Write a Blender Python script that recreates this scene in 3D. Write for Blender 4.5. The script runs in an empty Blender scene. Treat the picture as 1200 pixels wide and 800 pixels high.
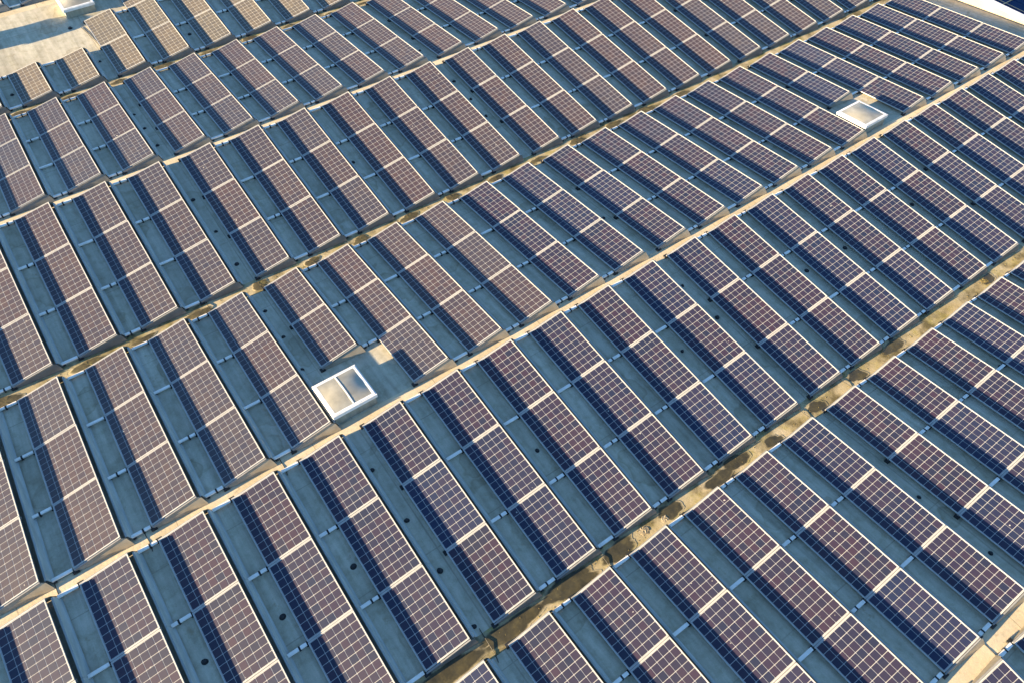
import bpy, bmesh, math, random
from mathutils import Matrix, Vector
S = bpy.context.scene
C = S.collection
R = math.radians
rnd = random.Random(7)

# ------------------------------------------------------------------ camera
cam = bpy.data.objects.new('camera', bpy.data.cameras.new('camera'))
C.objects.link(cam); S.camera = cam
r_, u_, f_ = (0.81190245, -0.58343462, 0.02045632), (0.45319418, 0.65197515, 0.60790084), (0.36800741, 0.4842855, -0.79374939)
CAM = Vector((3.5238, -13.8513, 14.4170))
m = Matrix(((r_[0], u_[0], -f_[0], CAM.x), (r_[1], u_[1], -f_[1], CAM.y), (r_[2], u_[2], -f_[2], CAM.z), (0, 0, 0, 1)))
cam.matrix_world = m
cam.data.sensor_width = 36.0
cam.data.lens = 36.0 * 870.06 / 1200.0
cam.data.clip_start = 0.1
cam.data.clip_end = 5000

# ------------------------------------------------------------------ light
SUN_EL, SUN_DY = 8.9, 0.072           # elevation in degrees, small drift towards +y; the sun stands at -x
w = bpy.data.worlds.new('World'); S.world = w; w.use_nodes = True
nt = w.node_tree
sky = nt.nodes.new('ShaderNodeTexSky'); sky.sky_type = 'NISHITA'; sky.sun_disc = False
bg = nt.nodes['Background']; bg.inputs['Strength'].default_value = 0.071
nt.links.new(sky.outputs[0], bg.inputs[0])
to_sun = Vector((-1, SUN_DY, 0)).normalized() * math.cos(R(SUN_EL)) + Vector((0, 0, math.sin(R(SUN_EL))))
sky.sun_elevation = R(SUN_EL)
sky.sun_rotation = math.atan2(to_sun.x, to_sun.y)      # clockwise from +y
sky.altitude = 100; sky.air_density = 1.0; sky.dust_density = 0.2; sky.ozone_density = 3.7
sd = bpy.data.lights.new('sun', 'SUN'); sd.energy = 5.0; sd.angle = R(0.5); sd.color = (1.0, 0.78, 0.47)
so = bpy.data.objects.new('sun', sd); C.objects.link(so)
so.rotation_euler = (-to_sun).to_track_quat('-Z', 'Y').to_euler()
S.view_settings.view_transform = 'Standard'; S.view_settings.look = 'None'
S.view_settings.exposure = 2.75; S.view_settings.gamma = 1.0
S.view_settings.use_curve_mapping = False

# ------------------------------------------------------------------ materials
def mat(name, col, rough=0.6, metal=0.0, spec=0.5):
    M = bpy.data.materials.new(name); M.use_nodes = True
    b = M.node_tree.nodes['Principled BSDF']
    b.inputs['Base Color'].default_value = (*col, 1); b.inputs['Roughness'].default_value = rough
    b.inputs['Metallic'].default_value = metal; b.inputs['Specular IOR Level'].default_value = spec
    return M, M.node_tree, b
def node(t, typ, **kw):
    n = t.nodes.new(typ)
    for k, v in kw.items(): setattr(n, k, v)
    return n
def noise(t, vec, scale, detail=4, rough=0.55):
    n = node(t, 'ShaderNodeTexNoise'); n.inputs['Scale'].default_value = scale
    n.inputs['Detail'].default_value = detail; n.inputs['Roughness'].default_value = rough
    t.links.new(vec, n.inputs['Vector']); return n.outputs['Fac']
def stretch(t, vec, s):
    n = node(t, 'ShaderNodeMapping'); n.inputs['Scale'].default_value = s
    t.links.new(vec, n.inputs['Vector']); return n.outputs['Vector']
def ramp(t, fac, stops):
    n = node(t, 'ShaderNodeValToRGB'); e = n.color_ramp.elements
    e[0].position, e[0].color = stops[0][0], (*stops[0][1], 1)
    e[1].position, e[1].color = stops[-1][0], (*stops[-1][1], 1)
    for p, c in stops[1:-1]:
        k = e.new(p); k.color = (*c, 1)
    t.links.new(fac, n.inputs['Fac']); return n.outputs['Color']
def mix(t, fac, a, b, mode='MIX'):
    n = node(t, 'ShaderNodeMix', data_type='RGBA', blend_type=mode)
    for sock, v in ((n.inputs[0], fac), (n.inputs[6], a), (n.inputs[7], b)):
        if isinstance(v, (int, float)): sock.default_value = v
        elif isinstance(v, tuple): sock.default_value = (*v, 1)
        else: t.links.new(v, sock)
    return n.outputs[2]
def math_(t, op, a, b=None):
    n = node(t, 'ShaderNodeMath', operation=op)
    for i, v in enumerate((a, b)):
        if v is None: continue
        if isinstance(v, (int, float)): n.inputs[i].default_value = v
        else: t.links.new(v, n.inputs[i])
    return n.outputs[0]
def bump(t, b, h, strength, dist=0.01):
    n = node(t, 'ShaderNodeBump'); n.inputs['Strength'].default_value = strength; n.inputs['Distance'].default_value = dist
    t.links.new(h, n.inputs['Height']); t.links.new(n.outputs[0], b.inputs['Normal'])
def wpos(t): return node(t, 'ShaderNodeNewGeometry').outputs['Position']
def opos(t): return node(t, 'ShaderNodeTexCoord').outputs['Object']

def seam_lines(t, pos, period, off, axis, width):
    s = node(t, 'ShaderNodeSeparateXYZ'); t.links.new(pos, s.inputs[0])
    v = math_(t, 'FRACT', math_(t, 'DIVIDE', math_(t, 'ADD', s.outputs[axis], off), period))
    return math_(t, 'LESS_THAN', v, width / period)

# pale beige roofing membrane: blotches, run-off streaks, welded overlaps, grit
M_roof, t, b = mat('roof_membrane', (.5, .42, .3), .75, 0, .3)
P_ = wpos(t)
c1 = ramp(t, noise(t, P_, .55, 5), [(.3, (.49, .435, .32)), (.7, (.64, .575, .44))])
st = noise(t, stretch(t, P_, (5.0, .45, 1)), 1.6, 5)
c1 = mix(t, .55, c1, ramp(t, st, [(.32, (.58, .56, .52)), (.62, (1, 1, 1))]), 'MULTIPLY')
gr = noise(t, P_, 60, 3, .7)
c1 = mix(t, .35, c1, ramp(t, gr, [(.3, (.6, .58, .55)), (.7, (1.1, 1.1, 1.1))]), 'MULTIPLY')
c1 = mix(t, .9, c1, ramp(t, noise(t, P_, 4.7, 7, .68), [(.3, (.72, .71, .65)), (.5, (.95, .96, .96)), (.7, (1.10, 1.07, 1.09))]), 'MULTIPLY')
vz = node(t, 'ShaderNodeTexVoronoi'); vz.inputs['Scale'].default_value = .62
wob = node(t, 'ShaderNodeVectorMath', operation='ADD'); nz = node(t, 'ShaderNodeTexNoise'); nz.inputs['Scale'].default_value = 1.6
sc_ = node(t, 'ShaderNodeVectorMath', operation='SCALE'); sc_.inputs['Scale'].default_value = .9
t.links.new(P_, nz.inputs['Vector']); t.links.new(nz.outputs['Color'], sc_.inputs[0]); t.links.new(P_, wob.inputs[0]); t.links.new(sc_.outputs[0], wob.inputs[1]); t.links.new(wob.outputs[0], vz.inputs['Vector'])
rings = ramp(t, vz.outputs['Distance'], [(.16, (.86, .86, .84)), (.27, (.80, .78, .73)), (.30, (.62, .58, .50)), (.32, (1, 1, 1)), (1, (1, 1, 1))])
c1 = mix(t, math_(t, 'MULTIPLY', noise(t, P_, .5, 2), 1.1), c1, rings, 'MULTIPLY')
lap = noise(t, stretch(t, P_, (1.9, .06, 1)), 1.3, 1)
c1 = mix(t, .5, c1, ramp(t, lap, [(.44, (.82, .83, .84)), (.46, (1, 1, 1)), (.56, (1.05, 1.04, 1.0)), (.58, (.90, .90, .88))]), 'MULTIPLY')
sp = noise(t, P_, 3.1, 6, .7)
c1 = mix(t, ramp(t, sp, [(.62, (0, 0, 0)), (.72, (.7, .7, .7))]), c1, (.30, .23, .13))
sy = seam_lines(t, P_, 2.62, .62, 1, .022)
sx = seam_lines(t, P_, 8.99, 3.1, 0, .03)
seam = math_(t, 'MAXIMUM', sy, sx)
c1 = mix(t, math_(t, 'MULTIPLY', seam, math_(t, 'MULTIPLY', noise(t, P_, .7, 2), .8)), c1, (.20, .17, .12))
t.links.new(c1, b.inputs['Base Color'])
bump(t, b, math_(t, 'SUBTRACT', math_(t, 'ADD', math_(t, 'MULTIPLY', noise(t, P_, 14, 5), .6), math_(t, 'MULTIPLY', noise(t, P_, 1.2, 3), 1.2)), seam), .35, .006)

# valley gutters: the same membrane under silt, algae and yellow moss
def gutter_colour(t, P_):
    c1 = ramp(t, noise(t, P_, 1.1, 6, .6), [(.28, (.33, .26, .13)), (.5, (.45, .37, .22)), (.72, (.55, .46, .31))])
    c1 = mix(t, ramp(t, noise(t, P_, 2.3, 6, .65), [(.48, (0, 0, 0)), (.68, (.8, .8, .8))]), c1, (.31, .26, .065))
    c1 = mix(t, ramp(t, noise(t, P_, 1.9, 6, .6), [(.45, (0, 0, 0)), (.64, (.9, .9, .9))]), c1, (.095, .075, .028))
    return mix(t, .45, c1, ramp(t, noise(t, P_, 38, 4, .7), [(.3, (.5, .48, .42)), (.7, (1.1, 1.1, 1.1))]), 'MULTIPLY')
M_gut, t, b = mat('silted_gutter', (.4, .34, .2), .8, 0, .3)
P_ = wpos(t)
t.links.new(gutter_colour(t, P_), b.inputs['Base Color'])
bump(t, b, noise(t, P_, 22, 5, .6), .3, .008)

M_ridge, t, b = mat('clean_ridge', (.52, .44, .31), .75, 0, .3)
P_ = wpos(t)
c1 = ramp(t, noise(t, P_, 1.3, 5), [(.3, (.53, .43, .27)), (.7, (.68, .56, .38))])
c1 = mix(t, ramp(t, noise(t, P_, 5.1, 7, .7), [(.58, (0, 0, 0)), (.70, (.6, .6, .6))]), c1, (.30, .22, .12))
c1 = mix(t, .35, c1, ramp(t, noise(t, P_, 50, 3, .7), [(.3, (.6, .58, .52)), (.7, (1.1, 1.1, 1.1))]), 'MULTIPLY')
seam = math_(t, 'MAXIMUM', seam_lines(t, P_, 3.0, 1.1, 0, .02), 0.0)
c1 = mix(t, math_(t, 'MULTIPLY', seam, .5), c1, (.2, .16, .1))
t.links.new(c1, b.inputs['Base Color'])
bump(t, b, noise(t, P_, 14, 5), .4, .008)

M_alu, t, b = mat('frame_aluminium', (.50, .46, .42), .5, .0)
oi = node(t, 'ShaderNodeObjectInfo')
t.links.new(ramp(t, noise(t, wpos(t), 9, 4), [(.3, (.33, .32, .30)), (.7, (.43, .415, .39))]), b.inputs['Base Color'])
M_rail, t, b = mat('rail_aluminium', (.6, .58, .56), .4, .3)
t.links.new(ramp(t, noise(t, wpos(t), 7, 4), [(.3, (.22, .215, .20)), (.7, (.30, .29, .275))]), b.inputs['Base Color'])
M_bar, t, b = mat('bright_link_bar', (.7, .7, .7), .5, 0)
t.links.new(ramp(t, noise(t, wpos(t), 7, 4), [(.3, (.74, .67, .58)), (.7, (.90, .83, .74))]), b.inputs['Base Color'])
M_zinc, t, b = mat('galvanised_sheet', (.42, .42, .40), .5, .05)
P_ = wpos(t)
c1 = ramp(t, noise(t, stretch(t, P_, (3, .5, 3)), 3, 5), [(.3, (.31, .31, .28)), (.7, (.46, .45, .40))])
t.links.new(c1, b.inputs['Base Color'])
t.links.new(ramp(t, noise(t, P_, 8, 4), [(.3, (.36,) * 3), (.7, (.6,) * 3)]), b.inputs['Roughness'])
M_plate, t, b = mat('end_plate_sheet', (.42, .40, .35), .55, .1)
t.links.new(ramp(t, noise(t, wpos(t), 5, 5), [(.3, (.25, .21, .15)), (.7, (.35, .30, .22))]), b.inputs['Base Color'])
M_plate_shade, t, b = mat('shaded_end_sheet', (.15, .15, .14), .55, .1)  # darker copy of end_plate_sheet: shade of unlit plates painted into the colour
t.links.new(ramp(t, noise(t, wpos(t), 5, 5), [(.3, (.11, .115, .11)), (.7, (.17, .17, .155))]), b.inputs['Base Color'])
M_rubber, t, b = mat('black_rubber', (.012, .012, .014), .7)
t.links.new(ramp(t, noise(t, wpos(t), 20, 3), [(.3, (.008, .008, .009)), (.7, (.022, .021, .02))]), b.inputs['Base Color'])
M_cable, t, b = mat('cable_sheath', (.02, .018, .015), .55)
M_white, t, b = mat('white_coated_frame', (.72, .70, .67), .4)
t.links.new(ramp(t, noise(t, wpos(t), 6, 5), [(.3, (.60, .58, .55)), (.6, (.76, .74, .71))]), b.inputs['Base Color'])
M_curb, t, b = mat('skylight_curb', (.5, .47, .42), .6)
P_ = wpos(t)
t.links.new(ramp(t, noise(t, stretch(t, P_, (4, 4, .8)), 3, 5), [(.3, (.22, .22, .17)), (.7, (.32, .32, .26))]), b.inputs['Base Color'])
M_back, t, b = mat('panel_backsheet', (.40, .37, .33), .35)
t.links.new(ramp(t, noise(t, wpos(t), 2.5, 4), [(.3, (.27, .265, .255)), (.7, (.35, .34, .325))]), b.inputs['Base Color'])

def cell_mat(name, lo, mid, hi, dust, spec, r0, r1, vary=1.0):
    M, t, b = mat(name, mid, .60, 0, spec)
    g = node(t, 'ShaderNodeNewGeometry'); oi = node(t, 'ShaderNodeObjectInfo')
    v = math_(t, 'FRACT', math_(t, 'ADD', math_(t, 'MULTIPLY', g.outputs['Random Per Island'], 1.0), math_(t, 'MULTIPLY', oi.outputs['Random'], 5.17)))
    per_cell = ramp(t, v, [(0, lo), (.45, mid), (1, hi)])
    per_panel = ramp(t, math_(t, 'FRACT', math_(t, 'MULTIPLY', oi.outputs['Random'], 13.7)), [(0, (1.25, 1.0, .9)), (.35, (1.08, 1, .97)), (.65, (.95, 1.0, 1.02)), (.85, (.84, 1.06, 1.15)), (1, (.8, 1.12, 1.25))])
    col = mix(t, vary, per_cell, per_panel, 'MULTIPLY')
    dn = ramp(t, noise(t, wpos(t), .9, 6, .65), [(.35, (0, 0, 0)), (.75, (1, 1, 1))])
    # rain-washed dust: streaks down the slope, a dusty lower edge where water dries, and rare pale droppings
    stv = noise(t, stretch(t, opos(t), (.8, 14, 1)), 1.5, 4)
    dn = math_(t, 'ADD', math_(t, 'MULTIPLY', dn, .7), math_(t, 'MULTIPLY', ramp(t, stv, [(.45, (0, 0, 0)), (.7, (1, 1, 1))]), .6))
    col = mix(t, math_(t, 'MULTIPLY', dn, dust), col, (.16, .12, .09))
    drop = ramp(t, noise(t, wpos(t), 9.5, 2, .4), [(.775, (0, 0, 0)), (.80, (.8, .8, .8))])
    col = mix(t, drop, col, (.42, .40, .36))
    t.links.new(col, b.inputs['Base Color'])
    t.links.new(ramp(t, noise(t, wpos(t), 1.7, 5), [(.3, (r0,) * 3), (.7, (r1,) * 3)]), b.inputs['Roughness'])
    return M
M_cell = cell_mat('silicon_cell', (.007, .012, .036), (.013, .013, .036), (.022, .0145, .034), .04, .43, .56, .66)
M_cell_b = cell_mat('brown_silicon_cell', (.023, .0195, .035), (.029, .022, .035), (.037, .025, .034), .09, .5, .57, .67, .6)  # browner, lighter cell tone for the left and farther strips
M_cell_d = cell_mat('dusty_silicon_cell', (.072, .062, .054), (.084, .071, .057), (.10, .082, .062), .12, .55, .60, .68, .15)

M_glaz, t, b = mat('weathered_glazing', (.4, .38, .3), .4, 0, .3)
P_ = wpos(t)
c1 = ramp(t, noise(t, P_, 2.4, 5), [(.3, (.22, .21, .18)), (.5, (.32, .30, .25)), (.72, (.44, .41, .34))])
t.links.new(c1, b.inputs['Base Color'])
t.links.new(ramp(t, noise(t, P_, 3.3, 5), [(.35, (.28,) * 3), (.7, (.55,) * 3)]), b.inputs['Roughness'])
b.inputs['Transmission Weight'].default_value = .12
def wet_mat(name, stops, rough):
    M, t, b = mat(name, (.07, .055, .03), .3)
    P_ = wpos(t)
    at = node(t, 'ShaderNodeAttribute', attribute_name='depth')
    fac = ramp(t, math_(t, 'ADD', at.outputs['Fac'], math_(t, 'MULTIPLY', math_(t, 'SUBTRACT', noise(t, P_, 9, 6, .7), .5), .9)), [(.12, (0, 0, 0)), (.62, (1, 1, 1))])
    wet = ramp(t, noise(t, P_, 5, 6, .65), stops)
    t.links.new(mix(t, fac, gutter_colour(t, P_), wet), b.inputs['Base Color'])
    t.links.new(mix(t, fac, (.8, .8, .8), ramp(t, noise(t, P_, 4, 4), [(.4, (rough,) * 3), (.6, (.8,) * 3)])), b.inputs['Roughness'])
    bump(t, b, noise(t, P_, 30, 4), .2, .006)
    return M
M_pud = wet_mat('muddy_puddle', [(.3, (.026, .023, .010)), (.55, (.055, .045, .018)), (.8, (.12, .095, .035))], .35)
M_mossp = wet_mat('moss_bed', [(.3, (.035, .028, .012)), (.55, (.08, .062, .022)), (.75, (.17, .14, .04))], .7)
M_moss, t, b = mat('moss', (.2, .17, .04), .9)
P_ = wpos(t)
t.links.new(ramp(t, noise(t, P_, 16, 5, .7), [(.3, (.07, .05, .02)), (.5, (.15, .11, .035)), (.7, (.26, .21, .06))]), b.inputs['Base Color'])
bump(t, b, noise(t, P_, 60, 4), .8, .01)
M_dep, t, b = mat('chalky_crust', (.6, .55, .45), .9)
t.links.new(ramp(t, noise(t, wpos(t), 30, 4), [(.3, (.16, .12, .07)), (.6, (.34, .28, .18))]), b.inputs['Base Color'])
M_film, t, b = mat('dark_module_glass', (.008, .030, .085), .6, 0, .02)
M_brown, t, b = mat('bronze_module_frame', (.75, .42, .18), .5)
M_para, t, b = mat('parapet_flashing', (.22, .19, .14), .6)
t.links.new(ramp(t, noise(t, wpos(t), 1.5, 5), [(.3, (.20, .165, .115)), (.7, (.27, .225, .16))]), b.inputs['Base Color'])
M_ground, t, b = mat('yard_asphalt', (.06, .06, .06), .9)
t.links.new(ramp(t, noise(t, wpos(t), .4, 6), [(.3, (.045, .045, .045)), (.7, (.075, .073, .07))]), b.inputs['Base Color'])
M_wallm, t, b = mat('hall_cladding', (.45, .43, .4), .6)
t.links.new(ramp(t, noise(t, stretch(t, wpos(t), (4, 4, .3)), 1, 4), [(.3, (.38, .36, .33)), (.7, (.5, .48, .45))]), b.inputs['Base Color'])

# ------------------------------------------------------------------ mesh helpers
class MB:
    def __init__(s): s.v = []; s.f = []
    def add(s, vs, fs):
        o = len(s.v); s.v += [tuple(q) for q in vs]; s.f += [tuple(i + o for i in f) for f in fs]; return s
    def box(s, a, b, M=None):
        vs = [Vector((x, y, z)) for z in (a[2], b[2]) for y in (a[1], b[1]) for x in (a[0], b[0])]
        if M: vs = [M @ q for q in vs]
        return s.add(vs, [(0, 2, 3, 1), (4, 5, 7, 6), (0, 1, 5, 4), (2, 6, 7, 3), (0, 4, 6, 2), (1, 3, 7, 5)])
    def ring(s, x0, x1, y0, y1, wd, z0, z1):
        # rectangular frame, y0<y1
        vs = []
        for z in (z0, z1):
            for d in (0, wd):
                vs += [(x0 + d, y0 + d, z), (x1 - d, y0 + d, z), (x1 - d, y1 - d, z), (x0 + d, y1 - d, z)]
        fs = []
        for i in range(4):
            j = (i + 1) % 4
            fs += [(8 + i, 8 + j, 12 + j, 12 + i), (i, 4 + i, 4 + j, j), (i, j, 8 + j, 8 + i), (4 + i, 12 + i, 12 + j, 4 + j)]
        return s.add(vs, fs)
    def extrude_y(s, prof, y0, y1):
        n = len(prof)
        s.add([(x, y0, z) for x, z in prof] + [(x, y1, z) for x, z in prof],
              [tuple(range(n)), tuple(range(2 * n - 1, n - 1, -1))] + [(i, n + i, n + (i + 1) % n, (i + 1) % n) for i in range(n)])
        return s
    def tube(s, pts, rad, n=6):
        rings = []
        for i, p in enumerate(pts):
            p = Vector(p); a = Vector(pts[max(i - 1, 0)]); c = Vector(pts[min(i + 1, len(pts) - 1)])
            d = (c - a).normalized(); s1 = d.cross(Vector((0, 0, 1)));
            if s1.length < 1e-4: s1 = Vector((1, 0, 0))
            s1.normalize(); s2 = d.cross(s1)
            rings.append([p + rad * (math.cos(2 * math.pi * k / n) * s1 + math.sin(2 * math.pi * k / n) * s2) for k in range(n)])
        vs = [q for r in rings for q in r]; fs = []
        for i in range(len(pts) - 1):
            for k in range(n):
                fs.append((i * n + k, i * n + (k + 1) % n, (i + 1) * n + (k + 1) % n, (i + 1) * n + k))
        fs += [tuple(range(n)), tuple(range((len(pts) - 1) * n, len(pts) * n))]
        return s.add(vs, fs)
    def lathe(s, prof, n=14):
        vs = []; fs = []
        for r, z in prof:
            vs += [(r * math.cos(2 * math.pi * k / n), r * math.sin(2 * math.pi * k / n), z) for k in range(n)]
        for i in range(len(prof) - 1):
            for k in range(n):
                fs.append((i * n + k, i * n + (k + 1) % n, (i + 1) * n + (k + 1) % n, (i + 1) * n + k))
        fs.append(tuple(range((len(prof) - 1) * n, len(prof) * n)))
        return s.add(vs, fs)
    def mesh(s, name, material, smooth=False):
        me = bpy.data.meshes.new(name); me.from_pydata(s.v, [], s.f)
        bm = bmesh.new(); bm.from_mesh(me); bmesh.ops.recalc_face_normals(bm, faces=bm.faces); bm.to_mesh(me); bm.free()
        me.materials.append(material)
        if smooth:
            for p in me.polygons: p.use_smooth = True
        me.update(); return me
def link(name, me, parent=None, loc=None, rot=None):
    o = bpy.data.objects.new(name, me); C.objects.link(o)
    if parent: o.parent = parent
    if loc is not None: o.location = loc
    if rot is not None: o.rotation_euler = rot
    return o
def tag(o, label, cat, group=None):
    o['label'] = label; o['category'] = cat
    if group: o['group'] = group
    return o
def struct(name, me, parent=None):
    o = link(name, me, parent)
    o['kind'] = 'structure'; return o

# ------------------------------------------------------------------ roof layout (metres)
P, WX, HX, LP, E = 1.49821, 0.95053, 0.16867, 1.67, 0.105
TILT = math.atan2(HX, WX); PW = math.hypot(WX, HX)
SL = 3 * LP
# strip: far-edge y, z of the panel low edge there, slope (z rises with +y), grid shift
STRIPS = {
    0: (-16.215, .476, .085), 1: (-10.803, .048, -.0872), 2: (-5.338, .450, .0765), 3: (0.0, 0.0, -.0917),
    4: (5.463, .488, .0992), 5: (10.844, .082, -.0796), 6: (16.364, .484, .0867), 7: (21.79, .060, -.085)}
def frame_of(bk):
    y, z, s = STRIPS[bk]
    n = Vector((0, -math.sin(s), math.cos(s)))
    return Vector((0, y, z)) - n * E, Vector((0, math.cos(s), math.sin(s))), n, s
def on_strip(bk, x, s_far, h=0.0):
    o, d, n, s = frame_of(bk)
    return Vector((x, 0, 0)) + o - d * s_far + n * h
X0, X1 = -16.0, 33.92
def sheet(name, prof, material, nx=1):
    vs = []; fs = []
    n = len(prof)
    for i in range(nx + 1):
        x = X0 + (X1 - X0) * i / nx
        vs += [(x, y, z) for y, z in prof]
    for i in range(nx):
        for j in range(n - 1):
            fs.append((i * n + j, (i + 1) * n + j, (i + 1) * n + j + 1, i * n + j + 1))
    return struct(name, MB().add(vs, fs).mesh(name, material))
ends = {}
for bk in STRIPS:
    a, c = on_strip(bk, 0, SL), on_strip(bk, 0, 0)
    ends[bk] = ((a.y, a.z), (c.y, c.z))
def strip_sheet(bk):
    me_name = 'roof_slope'
    return sheet(me_name, ends[bk], M_roof)
for bk in STRIPS: strip_sheet(bk)
VALLEY = {(0, 1): False, (1, 2): True, (2, 3): False, (3, 4): True, (4, 5): False, (5, 6): True, (6, 7): False}
for (a, c), v in VALLEY.items():
    # far end of the nearer strip a, near end of the farther strip c
    p0, p1 = ends[a][1], ends[c][0]
    mid = ((p0[0] + p1[0]) / 2, (p0[1] + p1[1]) / 2 + (-.015 if v else .012))
    sheet('gutter' if v else 'ridge', (p0, mid, p1), M_gut if v else M_ridge)
# bare roof beyond the built strips
(yn, zn), (yf, zf) = ends[0][0], ends[7][1]
sheet('roof_edge', ((yn - 6, zn - .02), (yn, zn)), M_roof)
sheet('roof_edge', ((yf, zf), (yf + 6, zf + .5)), M_roof)
# hall walls under the roof, the ground
Y0, Y1 = yn - 6, yf + 6
gm = MB().add([(-2500, -2500, -9), (2500, -2500, -9), (2500, 2500, -9), (-2500, 2500, -9)], [(0, 1, 2, 3)])
struct('ground', gm.mesh('ground', M_ground))
hall = link('industrial_hall', None); hall.location = (0, 0, -9); tag(hall, 'long industrial hall carrying the folded roof full of solar panels', 'building')
wm = MB()
wm.box((X0, Y0, 0), (X0 + .3, Y1, 8.3)); link('wall', wm.mesh('wall', M_wallm), hall)
wm = MB(); wm.box((X0 + .3, Y0, 0), (X1, Y0 + .3, 8.3)); link('wall', wm.mesh('wall', M_wallm), hall)
wm = MB(); wm.box((X0 + .3, Y1 - .3, 0), (X1, Y1, 8.3)); link('wall', wm.mesh('wall', M_wallm), hall)
wm = MB(); wm.box((X1, Y0, 0), (X1 + .3, Y1, 9.42)); link('parapet', wm.mesh('parapet', M_para), hall)
cm = MB(); cm.box((X1 - .02, Y0, 9.424), (X1 + .33, Y1, 9.45)); link('coping', cm.mesh('coping', M_white), hall)

# ------------------------------------------------------------------ a solar panel's shared meshes (panel space: x up the tilt, y towards -y)
PL = 1.65
frame_me = MB().ring(0, PW, -PL, 0, .0145, -.022, 0).mesh('frame', M_alu)
M_back2, t, b = mat('cream_backsheet', (.5, .46, .38), .4)
t.links.new(ramp(t, noise(t, wpos(t), 2.5, 4), [(.3, (.44, .40, .33)), (.7, (.54, .50, .42))]), b.inputs['Base Color'])
lam2_me = MB().box((.0145, -PL + .0145, -.011), (PW - .0145, -.0145, -.006)).mesh('solar_panel', M_back2)
lam_me = MB().box((.0145, -PL + .0145, -.011), (PW - .0145, -.0145, -.006)).mesh('solar_panel', M_back)
CX, CY = (PW - .050) / 6, (PL - .052) / 10
def oct_(cx, cy, hx, hy, ch, z):
    return [(cx - hx + ch, cy - hy, z), (cx + hx - ch, cy - hy, z), (cx + hx, cy - hy + ch, z), (cx + hx, cy + hy - ch, z),
            (cx + hx - ch, cy + hy, z), (cx - hx + ch, cy + hy, z), (cx - hx, cy + hy - ch, z), (cx - hx, cy - hy + ch, z)]
cb = MB()
HXC, HYC, CH = CX / 2 - .0050, CY / 2 - .0054, .007
for i in range(6):
    for j in range(10):
        cb.add(oct_(.025 + (i + .5) * CX, -(.026 + (j + .5) * CY), HXC, HYC, CH, -.004), [tuple(range(8))])
cells_me = cb.mesh('cells', M_cell)
cells_dusty_me = cb.mesh('cells', M_cell_d); cells_b_me = cb.mesh('cells', M_cell_b)
def orient(me):
    for p in me.polygons:
        if p.normal.z < 0: p.flip()
orient(cells_me); orient(cells_dusty_me); orient(cells_b_me)

# ------------------------------------------------------------------ mount parts (row space: x along grid, y along slope with 0 at the far end, z normal)
T = Matrix.Rotation(-TILT, 4, 'Y')
def tilted(x, z): return Vector((x * math.cos(TILT) - z * math.sin(TILT), 0, E + x * math.sin(TILT) + z * math.cos(TILT)))
MT = Matrix.Translation((0, 0, E)) @ T
rail_me = MB().box((.004, -.0085, -.055), (PW - .004, .0085, -.007), MT).box((.0, -.03, -.075), (PW, .03, -.058), MT).mesh('mounting_rail', M_rail)
end_rail_me = MB().box((-.004, -.020, -.060), (PW + .002, .0065, -.014), MT).mesh('mounting_rail', M_rail)
top = tilted(PW, -.02)
dprof = [(top.x + .062, top.z - .074), (top.x + .100, top.z - .070), (top.x + .105, top.z - .082), (top.x + .142, .052), (top.x + .157, .030), (top.x + .187, .022),
         (top.x + .187, .018), (top.x + .155, .026), (top.x + .138, .050), (top.x + .101, top.z - .084), (top.x + .098, top.z - .074), (top.x + .062, top.z - .078)]
defl_me = MB().extrude_y(dprof, -LP + .0035, -.0035).mesh('wind_deflector', M_zinc)
FX = top.x + .185
def plate_mesh(sign, lean, M_plate):
    # side sheet closing the wedge under the panels, foot leaning outwards
    a = tilted(.02, -.034); c = tilted(PW, -.034)
    pr = [(a.x, a.z), (c.x, c.z), (c.x + .075, c.z - .045), (FX - .05, .03), (FX - .05, .012), (.02, .012)]
    vs = []
    for off in (0.0, .003):
        for x, z in pr:
            line = a.z + (x - a.x) * math.tan(TILT)             # height of the panel edge above this point
            vs.append((x, sign * (off + .014 + lean * max(0.0, line - z)), z))
    n = len(pr)
    m_ = MB().add(vs, [tuple(range(n)), tuple(range(2 * n - 1, n - 1, -1))] + [(i, (i + 1) % n, n + (i + 1) % n, n + i) for i in range(n)])
    return m_.mesh('end_plate', M_plate)
plate_far_me = plate_mesh(1, .1, M_plate)
PLATES = {0: plate_mesh(-1, .36, M_plate_shade), 3: plate_mesh(-1, .44, M_plate)}  # lean and painted shade set lit and unlit plates apart
BA, BE = FX - .045, P - .03
def bar_mesh(split):
    mb = MB()
    if split is None: mb.box((BA, -.034, .045), (BE, .034, .077))
    else:
        q = BA + (BE - BA) * split
        mb.box((BA, -.034, .045), (q - .018, .034, .077)).box((q + .018, -.034, .045), (BE, .034, .077))
    return mb.mesh('link_bar', M_bar)
def clamp_mesh(split):
    q = BA + (BE - BA) * split
    return MB().box((q - .017, -.040, .002), (q + .017, .040, .081)).mesh('clamp', M_rubber)
SPLITS = [None, .5, .62, .38]
bar_mes = [(bar_mesh(q), clamp_mesh(q) if q else None) for q in SPLITS]
foot_me = MB().box((-.045, -.05, .002), (.075, .05, .044)).mesh('rubber_foot', M_rubber)
foot2_me = MB().box((FX - .03, -.03, .023), (FX + .03, .03, .0445)).mesh('rubber_foot', M_rubber)

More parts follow.
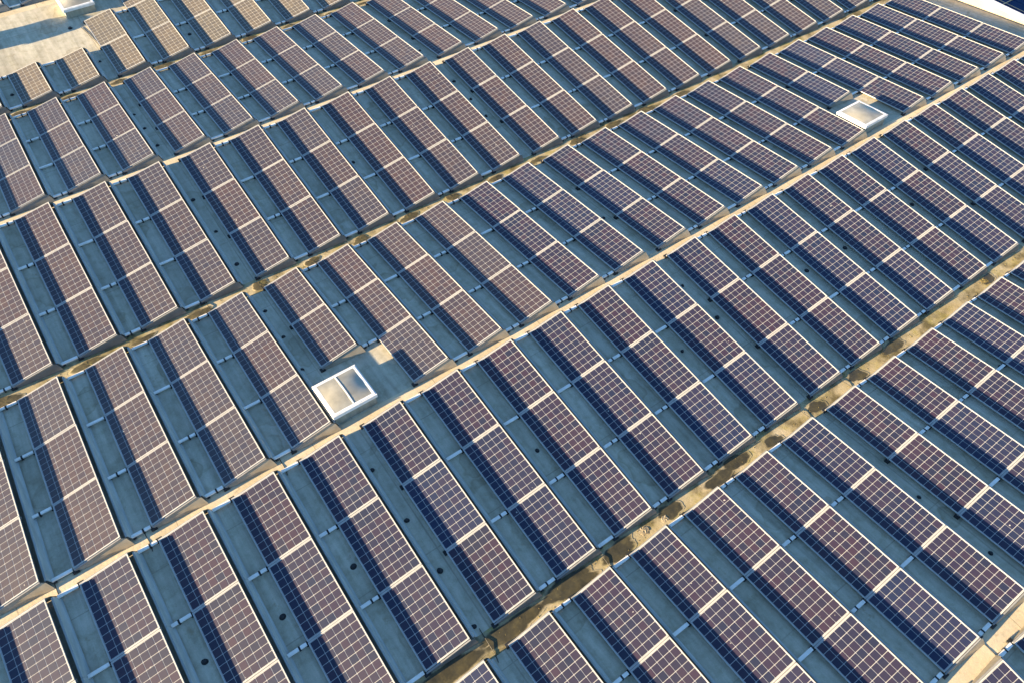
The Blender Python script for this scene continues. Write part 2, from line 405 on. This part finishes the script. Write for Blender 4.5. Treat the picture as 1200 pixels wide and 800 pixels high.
# ------------------------------------------------------------------ the rows
ORD = ['first', 'second', 'third', 'fourth', 'fifth', 'sixth', 'seventh', 'eighth', 'ninth', 'tenth', 'eleventh', 'twelfth', 'thirteenth', 'fourteenth', 'fifteenth',
       'sixteenth', 'seventeenth', 'eighteenth', 'nineteenth', 'twentieth', 'twenty-first', 'twenty-second', 'twenty-third', 'twenty-fourth', 'twenty-fifth', 'twenty-sixth']
PLACE = {0: 'in the corner past the nearest ridge', 1: 'in the strip nearest the camera', 2: 'between puddled gutter and pale ridge',
         3: 'in the strip with two skylights', 4: 'in the strip just behind two skylights', 5: 'in the second strip behind the skylights',
         6: 'in the strip beside the bare roof', 7: 'beyond the bare roof'}
def project(q):
    d = q - CAM; zc = d.dot(Vector(f_))
    return 600 + 870.06 * d.dot(Vector(r_)) / zc, 400 - 870.06 * d.dot(Vector(u_)) / zc
def panels_of(bk, i):
    """which of the three panel places (0 = far) row i of a strip carries; i counts on the common grid"""
    if bk == 3 and i in (4, 16): return (0, 1)
    if bk == 6:
        if i == 4: return (1, 2)
        if i < 4: return (2,)
    return (0, 1, 2)
def inside(bk, i, k, mg):
    for dx in (0, WX):
        for dk in (0, .5, 1):
            u, v = project(on_strip(bk, i * P + dx, (k + dk) * LP, .12))
            if -mg < u < 1200 + mg and -mg < v < 800 + mg: return True
    return False
GAP_TROUGHS = (3, 9, 15, 21)          # the troughs over the beams carry no link bars
GRID_LAST = 21
rows = {}
for bk in STRIPS:
    for i in range(-8, GRID_LAST + 1):
        ks = panels_of(bk, i)
        if any(inside(bk, i, k, 15) for k in ks): rows.setdefault(bk, []).append(i)
extra = {bk: {min(r) - 1} for bk, r in rows.items()}     # one more on the sunny side: its shadow falls into the picture
extra[6] |= {1}
def build_row(bk, i, seen, ordinal):
    o, d, n, s = frame_of(bk)
    ks = panels_of(bk, i)
    root = link('solar_panel_row', None, None, Vector((i * P, 0, 0)) + o, (s, 0, 0))
    num = {3: 'three-panel', 2: 'two-panel', 1: 'single-panel'}[len(ks)]
    if bk == 3 and i in (4, 16):
        lab = 'two-panel solar row cut short by the %s white skylight of the skylight strip' % ('near twin-pane' if i == 4 else 'far single-pane')
    elif seen: lab = '%s solar row, %s from left %s' % (num, ORD[ordinal], PLACE[bk])
    else: lab = '%s solar row at the left end %s' % (num, PLACE[bk])
    tag(root, lab, 'solar panels', 'rows of solar panels on the folded roof')
    k0, k1 = ks[0], ks[-1] + 1
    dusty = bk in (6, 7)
    for k in ks:
        jit = rnd.uniform(-.004, .004)
        pa = link('solar_panel', lam2_me if dusty else lam_me, root, (jit, -k * LP - .01, E + rnd.uniform(-.002, .002)), (rnd.uniform(-.0015, .0015), -TILT + rnd.uniform(-.004, .004), 0))
        link('frame', frame_me, pa)
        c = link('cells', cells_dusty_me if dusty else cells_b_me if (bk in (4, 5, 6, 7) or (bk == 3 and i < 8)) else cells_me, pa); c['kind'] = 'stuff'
        link('wind_deflector', defl_me, root, (0, -k * LP, 0))
    for k in range(k0, k1 + 1):
        y = -k * LP
        inner = k0 < k < k1
        off = 0 if inner else (.012 if k == k0 else -.008)
        link('mounting_rail', rail_me if inner else end_rail_me, root, (0, y + off, 0), (0, 0, 0))
        link('rubber_foot', foot_me, root, (0, y + off * 2, 0))
        if i % 100 not in GAP_TROUGHS and i < GRID_LAST and i not in (3, 15, 22):
            bme, cme = rnd.choices(bar_mes, (3, 3, 2, 2))[0]
            lb = link('link_bar', bme, root, (0, y + (.03 if k == k1 else 0), 0))
            if cme: link('clamp', cme, lb)
            link('rubber_foot', foot2_me, root, (0, y + off, 0))
    link('end_plate', plate_far_me, root, (0, -k0 * LP, 0))
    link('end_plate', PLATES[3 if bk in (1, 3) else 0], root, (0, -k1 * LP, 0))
for bk, r in rows.items():
    for q, i in enumerate(sorted(r)): build_row(bk, i, True, q)
    for i in extra[bk]:
        if i not in r: build_row(bk, i, False, 0)

# ------------------------------------------------------------------ skylights
def skylight(bk, x, s_far, label, bar):
    o, d, n, s = frame_of(bk)
    root = link('skylight', None, None, on_strip(bk, x, s_far), (s, 0, 0))
    tag(root, label, 'skylight', 'square roof skylights')
    W, H = .535, .345
    link('curb', MB().ring(-.50, .50, -.50, .50, .06, -.01, H - .07).mesh('curb', M_curb), root)
    fm = MB().ring(-W, W, -W, W, .016, H - .10, H - .072); fm.ring(-W, W, -W, W, .085, H - .07, H - .008); fm.ring(-W + .028, W - .028, -W + .028, W - .028, .055, H - .007, H + .004)
    link('frame', fm.mesh('frame', M_white), root)
    # slightly domed glazing
    G = W - .087; N = 12; CB = .05
    def pane(x0, x1):
        vs = []; fs = []
        for a in range(N + 1):
            for c in range(N + 1):
                px, py = x0 + (x1 - x0) * a / N, -G + 2 * G * c / N
                dome = CB * (1 - (px / G) ** 2) * (1 - (py / G) ** 2)
                vs.append((px, py, H + .003 + dome))
        for a in range(N):
            for c in range(N):
                fs.append((a * (N + 1) + c, (a + 1) * (N + 1) + c, (a + 1) * (N + 1) + c + 1, a * (N + 1) + c + 1))
        me = MB().add(vs, fs).mesh('pane', M_glaz, True); orient(me); return me
    if bar:
        link('pane', pane(-G, -.012), root); link('pane', pane(.012, G), root)
        bm_ = MB()
        for a in range(8):
            ya, yb = -G + 2 * G * a / 8, -G + 2 * G * (a + 1) / 8
            za, zb = [H + .010 + CB * (1 - (q / G) ** 2) for q in (ya, yb)]
            bm_.add([(-.014, ya, za), (.014, ya, za), (.014, yb, zb), (-.014, yb, zb), (-.014, ya, za - .03), (.014, ya, za - .03), (.014, yb, zb - .03), (-.014, yb, zb - .03)],
                    [(0, 1, 2, 3), (0, 4, 5, 1), (3, 2, 6, 7), (0, 3, 7, 4), (1, 5, 6, 2)])
        link('glazing_bar', bm_.mesh('glazing_bar', M_white), root)
    else:
        link('pane', pane(-G, G), root)
    link('shaft_floor', MB().box((-.43, -.43, -.005), (.43, .43, .01)).mesh('shaft_floor', M_curb), root)
skylight(3, 4 * P + .077, 4.465, 'white framed twin-pane skylight nearest the camera, beside a sunlit roof patch', True)
skylight(3, 16 * P + .085, 4.46, 'white framed single-pane skylight far off beside the pale ridge', False)
skylight(6, 4 * P + .085, .62, 'white framed skylight standing on the bare sunlit roof corner', False)

# ------------------------------------------------------------------ black roof vents in the troughs
vent_me = MB().lathe([(.078, .0), (.075, .006), (.046, .010), (.042, .030), (.050, .034), (.046, .046), (.016, .052)], 14).mesh('base', M_rubber)
VENTS = [(6, 8.81, 3.98), (6, 5.72, 3.96), (6, 2.85, 4.26), (5, 5.67, 2.1), (5, 5.69, 3.07), (5, 5.71, 4.22), (5, 14.75, 4.2),
         (4, 14.75, .95), (4, 14.74, 1.96), (4, 14.71, 2.87), (4, 10.18, 2.55), (4, 5.7, 1.59), (4, 5.76, 2.98), (4, 5.76, 4.3),
         (3, 5.69, .72), (3, 5.70, 1.82), (3, 14.72, 3.13), (3, 5.62, 3.05), (2, 14.7, .94), (2, 14.76, 2.16), (2, 17.88, 2.37), (2, 19.40, 2.4), (2, 22.40, 2.37),
         (2, 5.67, .98), (2, 13.33, 2.41), (2, 8.85, 2.56), (2, 1.34, 2.56), (2, 2.82, 2.64), (2, 4.36, 2.55), (2, 5.7, 2.33), (2, 5.71, 3.57), (2, 5.67, 4.82),
         (1, 14.77, 2.61), (1, 14.8, 4.2), (1, 19.40, 1.64)]
stain_me = None
def vent_label(bk, x, s_far):
    i = math.floor(x / P)
    r = sorted(rows[bk])
    pos = 'behind the %s row' % ORD[r.index(i)] if i in r else 'at the left edge'
    same = sorted(q[2] for q in VENTS if q[0] == bk and math.floor(q[1] / P) == i)
    third = 'alone' if len(same) == 1 else '%s from far end' % ORD[same.index(s_far)]
    return 'small black vent %s, %s, in the %s' % (pos, third, {1: 'nearest strip', 2: 'puddle strip', 3: 'skylight strip', 4: 'strip behind skylights', 5: 'second strip behind', 6: 'bare-corner strip'}[bk])
for bk, x, sf in VENTS:
    v = link('roof_vent', vent_me, None, on_strip(bk, x, sf), (frame_of(bk)[3], 0, rnd.uniform(0, 3)))
    q_ = rnd.uniform(.62, .95); v.scale = (q_, q_ * rnd.uniform(.85, 1.0), rnd.uniform(.6, 1.0))
    tag(v, vent_label(bk, x, sf), 'roof vent', 'small black vents in the troughs')
v = link('roof_vent', vent_me, None, on_strip(6, 5.48, 1.7), (0, 0, 0)); tag(v, 'small black vent out on the bare roof in the skylight shadow', 'roof vent', 'small black vents in the troughs')

# ------------------------------------------------------------------ puddles and moss in the valley gutters
def gutter_point(a, c, x, f):
    p0, p1 = ends[a][1], ends[c][0]
    z = p0[1] + (p1[1] - p0[1]) * f - .015 * (1 - abs(2 * f - 1))
    return Vector((x, p0[0] + (p1[0] - p0[0]) * f, z))
def blob(name, a, c, x, lx, f0, f1, material, seed, thick=.006, lump=0.0):
    rr = random.Random(seed); n = 40
    ph = [rr.uniform(0, 6.28) for _ in range(5)]
    vs = []; fs = []; rings = (1.0, .8, .5, .2)
    for ri, q in enumerate(rings):
        for k in range(n):
            th = 2 * math.pi * k / n
            wob = 1 + rr.uniform(-.03, .03) + .14 * math.sin(2 * th + ph[0]) + .09 * math.sin(3 * th + ph[1]) + .06 * math.sin(5 * th + ph[2]) + .04 * math.sin(9 * th + ph[3])
            cx = max(-1, min(1, wob * math.cos(th))) if False else wob * math.cos(th)
            cy = wob * math.sin(th)
            f = (f0 + f1) / 2 + (f1 - f0) / 2 * q * cy
            f = max(.02, min(.98, f))
            g = gutter_point(a, c, x + lx / 2 * q * cx, f)
            h = .004 + thick * (1 - q) + (rr.uniform(0, lump) if 0 < ri else 0)
            vs.append((g.x, g.y, g.z + h))
    for ri in range(len(rings) - 1):
        for k in range(n):
            fs.append((ri * n + k, ri * n + (k + 1) % n, (ri + 1) * n + (k + 1) % n, (ri + 1) * n + k))
    fs.append(tuple(range((len(rings) - 1) * n, len(rings) * n)))
    me = MB().add(vs, fs).mesh(name, material, True); orient(me)
    at = me.attributes.new('depth', 'FLOAT', 'POINT')
    for ri, dv in enumerate((0.0, .62, 1.0, 1.0)):
        for k in range(n): at.data[ri * n + k].value = dv
    return link(name, me)
PUD = [(4.75, 1.7, .05, .98), (6.25, 1.45, .04, .96), (7.65, 1.5, .04, .96), (8.90, 1.05, .06, .85), (10.35, .6, .1, .95), (11.75, .85, .05, .75), (12.35, .75, .2, .95), (13.42, .55, .05, .6), (14.95, .55, .1, .75), (16.45, .55, .1, .85), (17.9, .7, .2, .95), (21.9, .5, .1, .8)]
for n_, (x, lx, f0, f1) in enumerate(PUD):
    o = blob('puddle', 1, 2, x, lx, f0, f1, M_pud, n_ + 3, .002)
    i = round(x / P)
    tag(o, 'muddy brown puddle in the mossy gutter, %s of its line counted from the bottom edge' % ORD[n_], 'puddle', 'puddles along the near gutter')
n_ = 0
for (a, c), xs in {(3, 4): [-.24, 1.6, 2.9, 4.35, 5.96, 7.45, 8.9, 10.45, 11.92, 13.4, 14.95, 16.5, 17.95, 19.4, 20.9], (5, 6): [2.85, 4.3, 5.85, 7.4, 8.9, 10.45, 12.0, 13.5, 14.9]}.items():
    for j, x in enumerate(xs):
        o = blob('moss_patch', a, c, x, rnd.uniform(.45, .85), rnd.uniform(.08, .25), rnd.uniform(.6, .88), M_mossp, 50 + n_, .008, .010); n_ += 1
        tag(o, 'brown moss patch, %s from the left in the gutter %s' % (ORD[j], 'just behind the skylight strip' if a == 3 else 'before the bare roof corner'), 'moss', 'moss patches in the far gutters')
# loose moss tufts, grit and leaf litter: nobody could count it
mb = MB(); rr = random.Random(3)
for a, c, n in ((1, 2, 420), (3, 4, 420), (5, 6, 260)):
    for _ in range(n):
        x = rr.uniform(0, 30); f = min(.97, max(.03, rr.gauss(.45, .3)))
        if math.sin(x * 2.1 + a) + math.sin(x * .83 + 1) + rr.uniform(-1, 1) < .1: continue
        g = gutter_point(a, c, x, f); q = rr.uniform(.006, .018)
        vs = [g + Vector((q * math.cos(t_) * rr.uniform(.6, 1.3), q * math.sin(t_) * rr.uniform(.6, 1.3), .002)) for t_ in (0, 1.26, 2.5, 3.8, 5.0)]
        mb.add(vs + [g + Vector((0, 0, q * .7))], [(i, (i + 1) % 5, 5) for i in range(5)])
o = link('moss', mb.mesh('moss', M_moss)); o['kind'] = 'stuff'; o['label'] = 'loose yellow moss tufts scattered along the valley gutters'; o['category'] = 'moss'

# pale crust beside the puddles
def lump(name, x, f, rad, label, cat, material, seed):
    rr = random.Random(seed); mb = MB(); g = gutter_point(1, 2, x, f)
    vs = []; fs = []; n = 14
    for q, h in ((1, .002), (.75, .008), (.4, .012), (.12, .012)):
        for k in range(n):
            t_ = 2 * math.pi * k / n; e = q * rad * rr.uniform(.75, 1.25)
            vs.append((e * math.cos(t_) * 1.3, e * math.sin(t_), h * rr.uniform(.4, 1.3)))
    for i in range(3):
        for k in range(n): fs.append((i * n + k, i * n + (k + 1) % n, (i + 1) * n + (k + 1) % n, (i + 1) * n + k))
    fs.append(tuple(range(3 * n, 4 * n)))
    return tag(link(name, mb.add(vs, fs).mesh(name, material), None, g), label, cat)
lump('crust', 9.62, .55, .11, 'pale crusty deposit between two puddles in the mossy gutter', 'deposit', M_dep, 1)
lump('crust', 10.15, .4, .08, 'small brown crusty clump of debris beside a puddle', 'deposit', M_dep, 2)
lump('crust', 21.76, .55, .11, 'dark ringed clump of litter at the far end of the puddled gutter', 'deposit', M_moss, 4)

# ------------------------------------------------------------------ cables that cross the gutters and ridges
def cable(pts, label, rad=.007):
    # smooth the polyline a little
    pts = [Vector(q) for q in pts]
    for _ in range(2):
        new = [pts[0]]
        for a, c in zip(pts, pts[1:]): new += [a * .75 + c * .25, a * .25 + c * .75]
        pts = new + [pts[-1]]
    tag(link('cable', MB().tube(pts, rad).mesh('cable', M_cable, True)), label, 'cable', 'black cables crossing between rows')
def cross(a, c, x, dx, label, sag=.05):
    p0, p1 = ends[a][1], ends[c][0]
    z0, z1 = p0[1], p1[1]
    cable([(x, p0[0] - .12, z0 + .02), (x + dx * .2 + sag * .5, p0[0] + .02, z0 + .004), (x + dx * .5 + sag * .3, (p0[0] + p1[0]) / 2, (z0 + z1) / 2 + .014), (x + dx * .9, p1[0] - .02, z1 + .004), (x + dx, p1[0] + .1, z1 + .02)], label)
cross(1, 2, 16.06, -.1, 'black cable across the puddled gutter beside the farthest round puddle')
cross(1, 2, 14.58, -.1, 'black cable across the puddled gutter between the two small round puddles')
cross(1, 2, 8.50, .06, 'black cable across the puddled gutter behind the broad dark puddle')
cross(1, 2, 5.68, .05, 'black cable across the puddled gutter at the bottom edge')
cross(0, 1, 12.98, .1, 'black cable looped across the bottom corner ridge', .16)
cross(2, 3, 1.32, .0, 'short black cable on the pale ridge below the skylight strip', .04)
cross(2, 3, -.42, .03, 'short black cable on the pale ridge by the left picture edge', .04)
cross(2, 3, 4.16, .03, 'short black cable on the pale ridge beside the near skylight', .04)
cross(3, 4, 4.5, .12, 'black cable in the mossy gutter behind the skylight strip', .1)
q0, q1 = on_strip(6, 5.80, 1.85, .012), on_strip(6, 6.0, 3.25, .012)
cable([q0, q0.lerp(q1, .4) + Vector((.03, 0, 0)), q1], 'thin dark wire lying on the bare roof beside a cut-short row', .008)

# ------------------------------------------------------------------ exhaust housing on the bare roof, its long shadow crosses the picture corner
ex = link('exhaust_housing', None, None, on_strip(6, .9, 1.05), (STRIPS[6][2], 0, 0))
tag(ex, 'sheet-metal exhaust housing with rounded hood on the bare roof', 'exhaust housing')
link('body', MB().box((-.5, -.47, -.01), (.5, .47, .54)).mesh('body', M_zinc), ex)
hood = MB(); pr = [(-.54, .542)] + [(-.50 * math.cos(a_ * math.pi / 10), .56 + .18 * math.sin(a_ * math.pi / 10)) for a_ in range(11)] + [(.54, .542)]
hv = [(yy, zz) for yy, zz in pr]
hb = MB(); n = len(hv)
hb.add([(-.55, yy, zz) for yy, zz in hv] + [(.55, yy, zz) for yy, zz in hv], [tuple(range(n)), tuple(range(2 * n - 1, n - 1, -1))] + [(i, (i + 1) % n, n + (i + 1) % n, n + i) for i in range(n)])
link('hood', hb.mesh('hood', M_zinc), ex)

# ------------------------------------------------------------------ lower roof beyond the parapet with large dark modules
lr = MB().box((36.5, -14, -.2), (70, 22, 0)); o = struct('lower_roof', lr.mesh('lower_roof', M_roof)); o.location = (0, 0, -2.35)
arr = link('dark_module_array', None, None, (39.35, -1.0, -2.35)); tag(arr, 'large dark blue modules with bronze bars on the lower roof past the parapet', 'solar panels')
link('edge_beam', MB().box((0, -5, .05), (.10, 5, .34)).mesh('edge_beam', M_rail), arr)
for a in range(4):
    for c in range(8):
        x0 = .115 + a * 1.0; y0 = -5 + c * 1.25
        mm = bpy.data.meshes.get('dark_module') or MB().box((0, 0, .28), (.97, 1.21, .32)).mesh('dark_module', M_film)
        link('module', mm, arr, (x0 + (.0), y0, 0))
for a in range(4):
    link('bar', MB().box((.115 + a * 1.0 + .42, -5, .322), (.115 + a * 1.0 + .455, 4.96, .335)).mesh('bar', M_brown), arr)
for c in range(9):
    link('bar', MB().box((.115, -5.04 + c * 1.25, .337), (4.1, -5.005 + c * 1.25, .350)).mesh('bar', M_brown), arr)
print('rows', {k: (min(v), max(v), len(v)) for k, v in rows.items()}, sum(len(v) for v in rows.values()))
